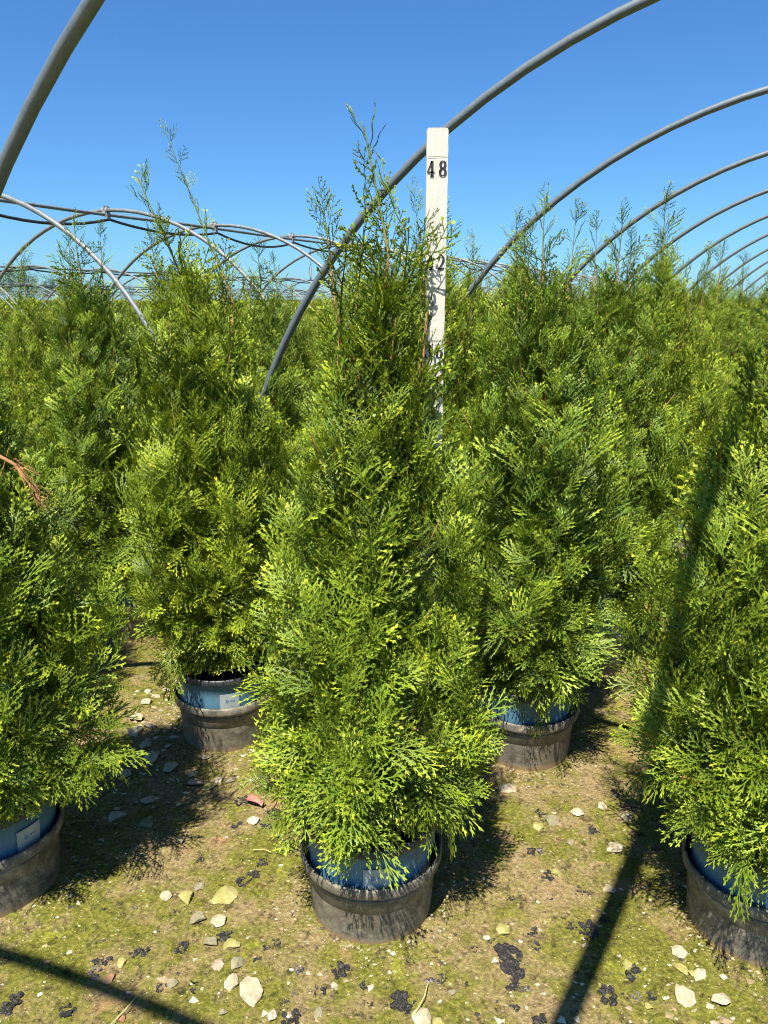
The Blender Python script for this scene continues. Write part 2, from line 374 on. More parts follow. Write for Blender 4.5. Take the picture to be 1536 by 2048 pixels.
def make_tree(seed, H, w, lib, n_surf, n_in, leaf, lean=(0, 0), leaders=4, splib=None, branches=46, hi=True, bend=None, extra=(), full=1.0, zlow=.275):
    """trunk mesh and foliage mesh of one potted arborvitae, origin at the middle of the pot's base"""
    rng = np.random.RandomState(seed); fo = Foliage(seed); splib = splib or SP
    ph = rng.uniform(0, 6.28, 6)
    def R_(a, z):
        k = 1 + .15 * math.sin(3 * a + ph[0] + 1.2 * z) + .14 * math.sin(6 * a + ph[1] - 2.5 * z) + .10 * math.sin(14 * z + ph[2] + 2 * a) + .07 * math.sin(23 * z + ph[3] - 3 * a)
        return prof(z, H, w, full) * k
    def ax(z):
        t = max(0, (z - .2)) / (H - .2); bx = np.interp(z, bend[0], bend[1]) if bend else .012 * math.sin(6 * z + ph[4])
        return np.array([lean[0] * t * t + bx, lean[1] * t * t + .012 * math.sin(5 * z + ph[5]), z])
    tb = MB(); zs = np.linspace(.17, H - .03, 22); tb.tube([ax(z) for z in zs], [.011 * (1 - (z - .17) / (H - .17)) ** 1.1 + .0009 for z in zs], 8 if hi else 5)
    # side leaders that run up beside the trunk
    lead = []
    for i in range(leaders):
        a = rng.uniform(0, 6.28); z0 = rng.uniform(.35, .8); z1 = rng.uniform(.62, .90) * H; r1 = rng.uniform(.45, .95) * prof(z1 - .12, H, w, full) + .015
        p0 = ax(z0); p1 = ax(z1) + np.array([math.cos(a) * r1, math.sin(a) * r1, 0]); pm = p0 * .45 + p1 * .55 + np.array([math.cos(a) * .06, math.sin(a) * .06, -.08])
        pts = [p0 * (1 - t) ** 2 + pm * 2 * t * (1 - t) + p1 * t * t for t in np.linspace(0, 1, 9)]
        tb.tube(pts, [.0046 * (1 - t) + .0006 for t in np.linspace(0, 1, 9)], 5); lead.append(pts)
        for t in np.linspace(.45, 1, 9):
            k = min(8, int(t * 8)); p = pts[k]; aa = rng.uniform(0, 6.28)
            d = np.array([math.cos(aa) * .5, math.sin(aa) * .5, 1.0]); fo.put(splib, p, d, rng.normal(size=3), rng.uniform(.45, .9), rng.rand())
    for pl in extra:
        pl = [np.array(q, float) for q in pl]; m = 16; tt = np.linspace(0, len(pl) - 1, m)
        pts = [np.array([np.interp(u, range(len(pl)), [q[c] for q in pl]) for c in range(3)]) for u in tt]
        tb.tube(pts, [.0046 * (1 - k / m) + .0006 for k in range(m)], 6)
        for k in range(4, m):
            for _ in range(3 if k < 10 else 2):
                aa = rng.uniform(0, 6.28); fo.put(splib, pts[k], np.array([math.cos(aa), math.sin(aa), rng.uniform(1.0, 2.6)]), rng.normal(size=3), (.30 + .65 * (1 - k / m)) * rng.uniform(.7, 1.1), rng.rand())
        fo.put(splib, pts[-1], pts[-1] - pts[-3], rng.normal(size=3), .4, .5)
    for i in range(branches):
        z0 = .25 + (H - .78) * (i + rng.rand()) / branches; a = i * 2.39996 + rng.uniform(-.3, .3); r1 = R_(a, z0 + .08) * rng.uniform(.55, .85)
        rise = .05 + .16 * min(1, (z0 - .2) / .6); p0 = ax(z0); p1 = ax(z0 + rise) + np.array([math.cos(a) * r1, math.sin(a) * r1, 0])
        pm = (p0 + p1) / 2 + np.array([math.cos(a) * r1 * .18, math.sin(a) * r1 * .18, -.03])
        pts = [p0 * (1 - t) ** 2 + pm * 2 * t * (1 - t) + p1 * t * t for t in np.linspace(0, 1, 6)]
        tb.tube(pts, [.0034 * (1 - t) + .001 for t in np.linspace(0, 1, 6)], 4, cap=False)
    # sprays over the crown; denser where the crown is wide
    zz = np.linspace(zlow, H - .27, 200); ww = np.array([prof(z, H, w, full) + .004 for z in zz]); cdf = np.cumsum(ww); cdf /= cdf[-1]
    for i in range(n_surf + n_in):
        inner = i >= n_surf
        z = np.interp(rng.rand(), cdf, zz) + rng.uniform(-.01, .01); a = rng.uniform(0, 2 * math.pi)
        t = (z - .24) / (H - .24); rr = R_(a, z); u = rng.uniform(.12, .65) if inner else rng.uniform(.55, .98)
        el = (-.15 + 1.9 * min(1, max(0, t) * 1.6) ** .62) + rng.normal(0, .27); el = min(el, 1.48)
        if z < .34: el = rng.uniform(-.55, .35)
        sc = rng.uniform(.42, .90) * (.85 if t > .6 else 1); 
        if t > .72: sc *= .8
        rad = max(0, rr * u - .055 * sc * math.cos(el))
        p = ax(z) + np.array([math.cos(a) * rad, math.sin(a) * rad, -.04 * sc * math.sin(el)])
        if z < .30 and p[2] < .235 and rad < .15: p[2] = .235
        aj = a + rng.normal(0, .62); d = np.array([math.cos(aj) * math.cos(el), math.sin(aj) * math.cos(el), math.sin(el)])
        out = np.array([math.cos(a), math.sin(a), .25 + (1.0 if z < .5 else 0)]); tang = np.array([-math.sin(a), math.cos(a), 0])
        nr = out * rng.uniform(.1, 1) + tang * rng.normal(0, .95) + rng.normal(0, .25, 3)
        if not inner and t > .22 and rng.rand() < .13:
            d = np.array([math.cos(aj) * .35, math.sin(aj) * .35, 1.0]); fo.put(splib, p, d, rng.normal(size=3), rng.uniform(.45, .95), rng.rand()); continue
        fo.put(lib, p, d, nr, sc, rng.rand())
    # sparse leader at the top
    for z in np.arange(H - .52, H - .03, .026):
        for _ in range(2 if z < H - .18 else 1):
            a = rng.uniform(0, 6.28); k = (H - z) / .5; d = np.array([math.cos(a), math.sin(a), rng.uniform(.7, 2.2)])
            fo.put(splib, ax(z), d, rng.normal(size=3), (.36 + .85 * k) * rng.uniform(.6, 1.1), rng.rand())
    fo.put(splib, ax(H - .08), np.array([.05, .02, 1.]), np.array([1., 0, 0]), .55, .5)
    return obj_mesh(tb, 'trunk', 'bark'), mesh_with(fo.mesh('foliage'), leaf)
def obj_mesh(mb, name, m): me = mb.mesh(name); me.materials.append(M[m]); return me
def mesh_with(me, m): me.materials.append(M[m]); return me

# ---------------------------------------------------------------- pots
def wob(s): return lambda q, z: .006 * math.sin(2 * q + s) + .003 * math.sin(5 * q + 3 * z + s)
def pot_meshes():
    b = MB(); b.lathe([(.120, .012), (.128, .06), (.1375, .175), (.1390, .212), (.1425, .2135), (.1445, .217), (.1445, .229), (.1425, .234), (.139, .234), (.1365, .228), (.1355, .20), (.134, .18)], 56, wob(.4))
    b.add([(.120 * math.cos(k * math.pi / 14), .120 * math.sin(k * math.pi / 14), .012) for k in range(28)], [tuple(range(28))[::-1]])
    s = MB(); V = [(0, 0, .206)]; F = []
    n, rings = 40, 9
    for r in range(1, rings + 1):
        for k in range(n):
            q = 2 * math.pi * k / n; rr = .1345 * r / rings; V.append((rr * math.cos(q), rr * math.sin(q), .200 + .012 * noise.noise(Vector((rr * 40 * math.cos(q), rr * 40 * math.sin(q), 3)))))
    for k in range(n): F.append((0, 1 + k, 1 + (k + 1) % n))
    for r in range(rings - 1):
        for k in range(n): F.append((1 + r * n + k, 1 + (r + 1) * n + k, 1 + (r + 1) * n + (k + 1) % n, 1 + r * n + (k + 1) % n))
    s.add(V, F)
    st = MB()   # curved paper sticker on the pot wall
    def rs(z): return .1278 + (.1375 - .128) * (z - .06) / (.175 - .06) + .0022
    n = 8; a0, a1 = -.20, .20; V = []; F = []
    for z in (.100, .190):
        for k in range(n + 1):
            a = a0 + (a1 - a0) * k / n; V.append((rs(z) * math.sin(a), -rs(z) * math.cos(a), z))
    for k in range(n): F.append((k, k + 1, n + 2 + k, n + 1 + k))
    st.add(V, F, True)
    def wall(x, z, off=.0012): a = x / .135; r = rs(z) + off; return (r * math.sin(a), -r * math.cos(a), z)
    rg = MB(); V = []; F = []; n = 16       # small ring emblem and small print beside it
    for k in range(n):
        q = 2 * math.pi * k / n
        for r in (.0045, .0026): V.append(wall(-.008 + r * math.cos(q) * .8, .168 + r * math.sin(q) * 1.1))
    for k in range(n): j = (k + 1) % n; F.append((2 * k, 2 * j, 2 * j + 1, 2 * k + 1))
    rg.add(V, F)
    for i, x in enumerate((0, .0035, .007, .0105)):
        rg.add([wall(x, .1665), wall(x + .0022, .1665), wall(x + .0022, .1695 + .0015 * (i % 2)), wall(x, .1695 + .0015 * (i % 2))], [(0, 1, 2, 3)])
    lf = MB()
    for dx, sg in ((0, 1), (.006, -1)):
        lf.add([wall(.006 + dx, .122), wall(.012 + dx, .132), wall(.010 + dx + .004 * sg, .146), wall(.003 + dx, .134)], [(0, 1, 2, 3)])
    o = MB(); o.lathe([(.128, -.02), (.132, .0), (.1385, .10), (.1415, .119), (.1475, .121), (.1525, .125), (.1535, .131), (.1535, .144), (.152, .1485), (.1485, .149), (.1465, .145), (.1455, .128), (.142, .118), (.130, .02), (.02, .012)], 60, wob(1.9))
    lip = MB(); lip.lathe([(.1418, .108), (.1435, .1105), (.1436, .1130), (.1422, .1145)], 60, wob(1.9))
    return dict(pot=obj_mesh(b, 'nursery_pot', 'blue'), soil=obj_mesh(s, 'potting_soil', 'soil'), sticker=obj_mesh(st, 'sticker', 'sticker'),
                ring=obj_mesh(rg, 'ring_emblem', 'stickblue'), leaf=obj_mesh(lf, 'leaf_emblem', 'stickgreen'), socket=obj_mesh(o, 'socket_body', 'socket'), lip=obj_mesh(lip, 'lip_ridge', 'socket'))
PM = pot_meshes()

# ---------------------------------------------------------------- tree prototypes (meshes)
PROTO = [
    make_tree(11, 1.59, .222, HI, 3000, 800, 'leafA', (0, 0), 4, SP, full=.84, bend=((.2, .8, 1.15, 1.36, 1.59), (0, .0, .022, .036, -.012)), extra=[[(.01, 0, .8), (.09, -.01, 1.08), (.105, -.01, 1.26), (.085, 0, 1.42)], [(0, 0, .9), (-.05, .0, 1.2), (-.075, 0, 1.42)]]),
    make_tree(22, 1.54, .268, HI, 3300, 800, 'leafA', (-.05, -.05), 4, SP, full=.9),
    make_tree(33, 1.62, .238, HI, 2900, 700, 'leafB', (.0, .02), 3, SP, full=1.12, bend=((.2, 1.0, 1.3, 1.62), (0, -.01, -.04, -.165)), extra=[[(.02, 0, .85), (.065, 0, 1.08), (.085, 0, 1.28), (.02, 0, 1.45), (-.055, 0, 1.66)], [(-.02, 0, .9), (-.11, .03, 1.2), (-.13, .03, 1.42)]]),
    make_tree(44, 1.55, .262, HI, 3000, 700, 'leafC', (-.01, .0), 5, SP, full=1.15, zlow=.205, extra=[[(.0, 0, .8), (.05, 0, 1.1), (.06, 0, 1.46)], [(.0, 0, .8), (-.06, 0, 1.1), (-.05, 0, 1.43)]]),
    make_tree(55, 1.58, .285, HI, 3500, 750, 'leafA', (.02, -.02), 5, SP, full=.95, zlow=.225),
]
MID = [make_tree(60 + i, 1.50 + .035 * i, .235, MD, 1500, 260, ('leafA', 'leafB', 'leafC', 'leafB')[i], (.02 * (i - 1), 0), 5, SP, 24, False, full=1.12) for i in range(4)]
LOW = [make_tree(80 + i, 1.42 + .04 * i, .25, LO, 320, 20, 'far', (0, 0), 2, MD, 6, False, full=1.2) for i in range(3)]

def arbor(x, y, rz, proto, label, group, sc=1.0, detail=True, sticker=None):
    t = thing('potted_arborvitae', (x, y, 0), 0, label, 'potted tree', group)
    tm, fm = proto
    o = obj('trunk', tm, None, t); o.rotation_euler.z = rz; o.scale = (sc, sc, sc)
    o = obj('foliage', fm, None, t); o.rotation_euler.z = rz; o.scale = (sc, sc, sc)
    p = obj('nursery_pot', PM['pot'], None, t)
    if detail: obj('potting_soil', PM['soil'], None, t)
    if sticker is not None:
        s = obj('sticker', PM['sticker'], None, t); s.rotation_euler.z = sticker
        for nm in ('ring', 'leaf'): e = obj('printed_emblem', PM[nm], None, s)
    return t
def socket(x, y, label, group):
    t = thing('socket_pot', (x, y, 0), random.uniform(0, 6.28), label, 'pot', group)
    obj('pot_wall', PM['socket'], None, t); obj('lip_ridge', PM['lip'], None, t)
    return t

# ---------------------------------------------------------------- hoop tunnels
ORD = ['first', 'second', 'third', 'fourth', 'fifth', 'sixth', 'seventh', 'eighth', 'ninth', 'tenth', 'eleventh', 'twelfth']
def tunnel(azd, uc, rad, zb, s_list, label, m, tr=.016, clamps=0, seg=48, foot=-.02, pr=.013):
    t = thing('hoop_tunnel', (0, 0, 0), -R(azd), label, 'tunnel frame', 'bare steel hoop tunnels')
    a0 = math.asin(max(-1, min(1, (foot - zb) / rad)))
    pts = [(uc - rad * math.cos(a), 0, zb + rad * math.sin(a)) for a in np.linspace(a0, math.pi - a0, seg)]
    hb = MB(); hb.tube(pts, tr, 10 if seg > 40 else 5); hm = hb.mesh('hoop'); hm.materials.append(m)
    for s in s_list: obj('hoop', hm, None, t, (0, s, 0))
    top = zb + rad - tr - .014; s0, s1 = min(s_list) - .3, max(s_list) + .3
    pb = MB(); n = int((s1 - s0) / .7) + 2
    pb.tube([(uc, y, top + .004 * math.sin(y * 2.3)) for y in np.linspace(s0, s1, n)], pr, 8 if seg > 40 else 5); pb.build('ridge_purlin', m, t)
    if clamps:
        cb = MB(); cb.tube([(uc - .03, 0, top + .030), (uc + .03, 0, top + .030)], .024, 10); cb.box((uc, 0, top + .004), (.036, .05, .04)); cb.box((uc, 0, top + .05), (.014, .05, .024))
        cb.box((uc, .03, top - .026), (.02, .014, .024)); cb.tube([(uc + .02, -.012, top - .035), (uc + .02, -.012, top + .06)], .005, 6)
        cm = cb.mesh('clamp'); cm.materials.append(M['clamp'])
        for s in s_list[:clamps]: obj('clamp', cm, None, t, (0, s, 0))
    return t
def hose(azd, uc, top, s_list, label, sag=.07, side=.03):
    b = MB(); pts = []
    for k in range(len(s_list) - 1):
        a, c = s_list[k], s_list[k + 1]; g = sag * (.7 + .6 * random.random())
        for j in range(10):
            u = j / 10; w = 4 * u * (1 - u); pts.append((uc + side + (.015 * w if sag > .03 else 0), a + (c - a) * u, top - .03 - g * w))
    b.tube(pts, .011, 8)
    o = b.build('irrigation_hose', M['hose']); o.rotation_euler.z = -R(azd); return tag(o, label, 'hose')
random.seed(5)
S = 1.41
T1 = [1.111 + S * k for k in range(-2, 17)]
tunnel(31.73, -.094, 2.30, -.119, T1, 'nearest bare hoop tunnel, its big steel arches sweeping overhead across the blue sky', M['steel'], pr=.024)  # unseen ridge purlin thickened here to widen the shadow band it casts
hose(31.73, -.094, 2.14, T1, 'black hose tied under the ridge of the nearest tunnel overhead', .010, .008)
T2 = [3.593 + S * k for k in range(-2, 26)]
tunnel(24.93, -4.775, 1.92, .05, T2, 'second bare hoop tunnel behind the left trees, arches crossing under one ridge pipe', M['steel2'], .0155, 12)
hose(24.93, -4.775, 1.93, T2, 'black sagging hose hung below the ridge pipe of the second tunnel', .07, .03)
for uc, top_, s0, n, lab in ((-9.6, 1.76, 5.6, 44, 'third bare hoop tunnel, its flat dark ridge line running low behind the left leaders'),
                                (-14.4, 1.63, 9.6, 50, 'fourth bare hoop tunnel, thin pale arches farther off just above the trees'),
                                (-19.2, 1.56, 14, 56, 'fifth bare hoop tunnel, faint arches close to the horizon'),
                                (-25, 1.52, 19, 60, 'farthest bare hoop tunnel, hairline arches on the horizon')):
    tunnel(24.93, uc, 1.92, top_ - 1.92, [s0 + S * k for k in range(n)], lab, M['steel2'], .0155, 0, 26)
random.seed(6)
hose(24.93, -9.6, 1.74, [5.6 + S * k for k in range(30)], 'black hose sagging slightly under the ridge pipe of the third tunnel', .04, .03)
hose(24.93, -14.4, 1.61, [9.6 + S * k for k in range(30)], 'black hose under the ridge pipe of the fourth tunnel near the horizon', .04, .03)
def hanger(azd, uc, s, top, zlo, label):
    a = R(azd); x = uc * math.cos(a) + s * math.sin(a); y = -uc * math.sin(a) + s * math.cos(a)
    t = thing('hanging_dripper', (x, y, zlo), 0, label, 'dripper', 'drippers hanging from the ridge pipes')
    b = MB(); b.tube([(0, 0, .16), (.01, 0, (top - zlo) * .6), (0, 0, top - zlo)], .003, 5); b.build('feed_tube', M['hose'], t)
    b = MB(); b.tube([(0, 0, .04), (0, 0, .16)], .013, 8); b.build('weight', M['white'], t)
    b = MB(); b.tube([(0, 0, 0), (0, 0, .018), (0, 0, .04)], [.014, .007, .007], 8); b.build('nozzle', M['hose'], t)
hanger(24.93, -4.775, 8.22, 1.9, 1.50, 'white dripper hanging below the second tunnel ridge, left of the big steel arch')
hanger(24.93, -4.775, 15.0, 1.9, 1.50, 'white dripper hanging in the second tunnel behind the measured tree')
for s, lab in ((17, 'far white dripper at the left under the third tunnel ridge'), (24, 'far white dripper near the middle under the third tunnel ridge'),
               (30, 'small far white dripper just left of the near arch foot')):
    hanger(24.93, -9.6, s * .8, 1.73, 1.36, lab)

# ---------------------------------------------------------------- potted trees
random.seed(9)
GF_ = 'arborvitae trees standing in blue nursery pots'
PG = 'black socket pots in the ground row'
def near(x, y, rz, k, lab, plab, sc=1.0, st=None):
    a = arbor(x, y, rz, PROTO[k], lab, GF_, sc, True, st); s = socket(x, y, plab, PG); return a
hero = near(-.028, 1.42, 0, 0, 'tall arborvitae in the centre, measured by the white stick in its pot', 'weathered socket pot in the centre holding the measured tree', 1.0, .10)
left = near(-.885, 1.48, 2.1, 1, 'left foreground arborvitae cut off by the photo edge, with a dead brown twig', 'socket pot at the lower left edge of the photo', 1.0, 1.05)
near(.79, 1.36, 4.0, 4, 'right foreground arborvitae crossed by a dark band of shadow', 'socket pot at the lower right edge of the photo', 1.0)
near(-.485, 2.12, 0, 2, 'arborvitae behind left of the measured tree, its pot bearing a pale sticker with a ring', 'socket pot behind left of centre, beside the path of pale stones', 1.0, .30)
near(.415, 2.03, 0, 3, 'arborvitae behind right of the measured tree, bare orange trunk near its top', 'socket pot in shade behind right of centre', 1.0)
near(.74, 2.60, 3.1, 3, 'third arborvitae back in the row of the measured tree, pot edge just showing', 'half hidden socket pot at the back right beside the mossy gap', 1.02)
near(-1.06, 2.86, 0, 3, 'arborvitae in the gap at left whose pot shows between two nearer crowns', 'socket pot glimpsed between the two left crowns', 1.02)
near(1.11, 2.03, 2.2, 2, 'second arborvitae back in the row of the right foreground tree, striped by shadow', 'pot under the second arborvitae back in the row of the right foreground tree', .92)
random.seed(3)
a = np.array([.84, -.065]); b = np.array([.385, .61]); A0 = np.array([-.028, 1.42]); P = R(15.43)
used = {(1, 1), (0, 0), (-1, 0), (1, 0), (-1, 1), (0, 1), (0, 2), (-2, 2)}
cand = []
for j in range(-48, 30):
    for i in range(-40, 70):
        if (j, i) in used or (j in (-1, 0, 1) and i < 0) or i < 0 and j > -2: continue
        p = A0 + j * a + i * b
        if p[1] < 1.6: continue
        if j > 0 and i < 1: continue
        dep = p[1] * math.cos(P) + .1
        if abs(p[0]) - .32 > dep * .51: continue
        cand.append((math.hypot(*p), j, i, p))
cand.sort(key=lambda c: c[0])
start = {}
for d, j, i, p in cand: start[j] = min(start.get(j, 99), i)
for j in (-1, 0, 1): start[j] = 0
sideword = {0: 'in the row of the measured tree', -1: 'in the row of the left foreground tree', 1: 'in the row of the right foreground tree'}
rowmem = {}
NIND = 284
for n, (d, j, i, p) in enumerate(cand[:NIND]):
    x = p[0] + random.uniform(-.045, .045); y = p[1] + random.uniform(-.045, .045)
    rank = i - start[j]
    side = sideword.get(j) or ('in the %s row %s of the %s foreground tree' % (ORD[abs(j) - 2], 'left' if j < 0 else 'right', 'left' if j < 0 else 'right') if abs(j) - 2 < 7 else None)
    if side and rank < 8: lab = '%s arborvitae back %s' % (ORD[rank], side); g = GF_
    else:
        w = 'left' if x < -.35 * y else ('right' if x > .3 * y else 'middle')
        lab = 'distant arborvitae, one of many crowded together toward the horizon at the %s' % w; g = 'distant arborvitae crowded at the %s' % w
    if d < 3.3: pr = PROTO[random.randrange(2, 5)]
    elif d < 8.5: pr = MID[random.randrange(4)]
    else: pr = LOW[random.randrange(3)]
    t = arbor(x, y, random.uniform(0, 6.28), pr, lab, g, random.uniform(.93, 1.04) * ((.95 if x < 0 else 1.04) if 3.3 < d < 9 else (.95 if d > 4 else 1)) * (.90 if d > 6 and x < -.1 * y else 1), d < 4)
    if d < 4.2:
        socket(x, y, 'pot under the ' + lab, PG)
# farther than the individual trees: the rest of the crop as one mass
rng = np.random.RandomState(4); VV = []; FF = []; TT = []; off = 0
rmin = cand[NIND][0]; NT = 5200
rr = rmin * (170 / rmin) ** rng.rand(NT); th = rng.uniform(-.62, .62, NT)
for q in range(NT):
    r = rr[q]; cx, cy = r * math.sin(th[q]), r * math.cos(th[q]); H = rng.normal(1.17, .06); m = 34 if r < 40 else 20; sz = (.05 + r * .0016)
    z = H * (1 - rng.rand(m) ** 1.3 * .75); az_ = rng.uniform(0, 6.28, m); w = .27 * np.clip((H * 1.03 - z) / (H * .55), .05, 1)
    c0 = np.stack([cx + w * np.cos(az_), cy + w * np.sin(az_), z], 1)
    d = np.stack([np.cos(az_) * .4, np.sin(az_) * .4, rng.uniform(.5, 1.2, m)], 1); d /= np.linalg.norm(d, axis=1)[:, None]
    s_ = np.cross(d, rng.normal(size=(m, 3))); s_ /= np.linalg.norm(s_, axis=1)[:, None]
    V = np.stack([c0 - d * sz * .6, c0 + s_ * sz * .3, c0 + d * sz * .9, c0 - s_ * sz * .3], 1); VV.append(V.reshape(-1, 3))
    FF.append((np.arange(m * 4) + off).reshape(-1, 4)); off += m * 4
    T = np.zeros((m, 4, 3)); T[..., 0] = rng.rand(m)[:, None]; T[..., 1] = rng.rand(m)[:, None] * .7; T[..., 2] = rng.rand(); TT.append(T.reshape(-1, 3))
tag(obj('far_arborvitae_field', quads_mesh('far_arborvitae_field', np.concatenate(VV), np.concatenate(FF), np.concatenate(TT)), M['far']),
    'far mass of small arborvitae reaching the horizon under the thin hoops', 'tree field', kind='stuff')

# dead brown twig on the left foreground tree
db = MB(); dr = random.Random(3)
base = [(.19, -.14, 1.02), (.228, -.14, .998), (.242, -.145, .978), (.256, -.15, .962), (.266, -.15, .947)]
db.tube([(.04, -.02, 1.03)] + base, [.004, .0036, .003, .0022, .0016, .0009], 6)
for k in range(1, 5):
    for q in range(6):
        o = Vector(base[k]) + Vector((dr.uniform(-.006, .006), 0, dr.uniform(-.01, .015))); e = o + Vector((dr.uniform(-.008, .030), dr.uniform(-.02, .01), dr.uniform(-.030, .0))); mm = (o + e) / 2 + Vector((0, 0, dr.uniform(-.004, .008)))
        db.tube([o, mm, e], [.0011, .0008, .0005], 4)
        db.tube([mm, mm + Vector((dr.uniform(-.01, .02), 0, dr.uniform(-.02, 0)))], [.0007, .0004], 4)
o = db.build('dead_branch', M['dead'], left)

# ---------------------------------------------------------------- measuring stick
ST = thing('measuring_stick', (.0905, 1.425, .195), 0, 'white wooden measuring stick marked 48, 42 and 36, standing in the centre pot', 'measuring stick')
zt = 1.365; n = 90; Vv = []; Ff = []; sr = random.Random(8); hw = .0182; th_ = .0065
zs = list(np.linspace(0, zt - .004, n)) + [zt - .0015, zt]
for k, z in enumerate(zs):
    e1 = sr.uniform(-.0005, .0005); e2 = sr.uniform(-.0005, .0005); sh = 0 if k < n else (.0018 if k == n else .0045)
    for (x, y) in ((-hw + sh + e1, -th_), (hw - sh + e2, -th_ + e2 * .4), (hw - sh + e2, th_), (-hw + sh + e1, th_)): Vv.append((x, y, z + (sr.uniform(-.001, .001) if k >= n else 0)))
for k in range(len(zs) - 1):
    for q in range(4): Ff.append((4 * k + q, 4 * k + (q + 1) % 4, 4 * k + 4 + (q + 1) % 4, 4 * k + 4 + q))
Ff.append(tuple(4 * (len(zs) - 1) + q for q in range(4))); Ff.append((3, 2, 1, 0))
sm = MB(); sm.add(Vv, Ff); sm.build('board', M['stick'], ST)
def stroke(mb, pts, ws):
    P_ = [Vector((p[0], p[1])) for p in pts]; V = []; F = []
    for i, p in enumerate(P_):
        t = (P_[min(i + 1, len(P_) - 1)] - P_[max(i - 1, 0)]); t.normalize(); nn = Vector((-t.y, t.x)); w = ws[i] / 2
        for s in (1, -1): q = p + nn * w * s; V.append((q.x, -th_ - .0012, q.y))
    for i in range(len(P_) - 1): F.append((2 * i, 2 * i + 1, 2 * i + 3, 2 * i + 2))
    mb.add(V, F)
def digit(mb, ch, x, z, h=.0245, w=.0125):
    def tr(pts): return [(x + px * w, z + pz * h) for px, pz in pts]
    if ch == '4':
        stroke(mb, tr([(.66, 0), (.66, 1)]), [.0044] * 2); stroke(mb, tr([(.62, .98), (.32, .62), (.02, .28)]), [.003, .0018, .0016])
        stroke(mb, tr([(0, .27), (1.0, .27)]), [.0024] * 2); stroke(mb, tr([(.40, .02), (.92, .02)]), [.002] * 2)
    def arc(cx, cz, rx, rz, a0, a1, n=22, wf=None):
        pts = [(cx + rx * math.cos(R(q)), cz + rz * math.sin(R(q))) for q in np.linspace(a0, a1, n)]
        return pts, [wf(q) for q in np.linspace(a0, a1, n)]
    thick = lambda q: .0016 + .0026 * abs(math.cos(R(q))) ** 1.3
    if ch == '8':
        for c, rz, rx in ((.75, .22, .33), (.26, .24, .38)):
            p, w_ = arc(.5, c, rx, rz, 0, 360, 28, thick); stroke(mb, tr(p), w_)
    if ch == '2':
        p, w_ = arc(.48, .70, .36, .27, 170, -35, 20, thick); p += [(.55, .32), (.30, .16), (.12, .05)]; w_ += [.0026, .002, .0016]; stroke(mb, tr(p), w_)
        stroke(mb, tr([(.08, .06), (.5, .05), (.95, .10)]), [.0034, .0038, .002]); stroke(mb, tr([(.10, .70), (.22, .68)]), [.004, .004])
    if ch == '3':
        p, w_ = arc(.45, .74, .34, .23, 160, -80, 18, thick); stroke(mb, tr(p), w_); p, w_ = arc(.45, .26, .40, .26, 85, -165, 20, thick); stroke(mb, tr(p), w_)
        stroke(mb, tr([(.10, .80), (.2, .79)]), [.004, .004]); stroke(mb, tr([(.06, .20), (.18, .2)]), [.004, .004])
    if ch == '6':
        p, w_ = arc(.5, .28, .36, .27, 0, 360, 24, thick); stroke(mb, tr(p), w_); p, w_ = arc(.62, .45, .50, .50, 95, 190, 14, thick); stroke(mb, tr(p), w_)
for txt, zz in (('48', 1.3195), ('42', 1.167), ('36', 1.0145), ('30', .862), ('24', .7095)):
    ln = MB(); stroke(ln, [(-hw + .0018, zz), (0, zz + .0004), (hw - .0012, zz + .0012)], [.0010] * 3); ln.build('scribed_line', M['pencil'], ST)
    if txt in ('48', '42', '36'):
        nb = MB(); digit(nb, txt[0], -.0168, zz - .031); digit(nb, txt[1], .0035, zz - .0305); nb.build('painted_number', M['paint'], ST)

# ---------------------------------------------------------------- stones and crust on the ground
def stone_mesh(seed, r, name='stone'):
    rg = random.Random(seed); bm = bmesh.new(); n = rg.randint(8, 12); sx = rg.uniform(.85, 1.15); sy = rg.uniform(.7, 1.0); hz = rg.uniform(.34, .52)
    for k in range(n):
        q = 2 * math.pi * k / n + rg.uniform(-.2, .2); e = rg.choice((-.35, .25, .8)); rad = (1 - max(0, e) * .32) * rg.uniform(.78, 1.08)
        bm.verts.new((r * sx * rad * math.cos(q), r * sy * rad * math.sin(q), r * hz * e))
    for k in range(5): bm.verts.new((r * rg.uniform(-.5, .5), r * rg.uniform(-.45, .45), r * hz * rg.uniform(.85, 1.05)))
    res = bmesh.ops.convex_hull(bm, input=bm.verts)
    bmesh.ops.delete(bm, geom=[v for v in bm.verts if not v.link_faces], context='VERTS')
    bmesh.ops.dissolve_limit(bm, angle_limit=R(9), verts=bm.verts, edges=bm.edges)
    bmesh.ops.bevel(bm, geom=list(bm.edges), offset=r * .05, offset_type='OFFSET', segments=1, affect='EDGES', profile=.5, clamp_overlap=True)
    bmesh.ops.triangulate(bm, faces=bm.faces); bmesh.ops.subdivide_edges(bm, edges=list(bm.edges), cuts=1, use_grid_fill=True)
    for v in bm.verts:
        k = noise.noise(v.co * (1.1 / r) * 2 + Vector((seed, 0, 0))) * r * .05 + noise.noise(v.co * 6 / r) * r * .045; v.co += v.co.normalized() * k
    me = bpy.data.meshes.new(name); bm.to_mesh(me); bm.free(); me.update(); return me
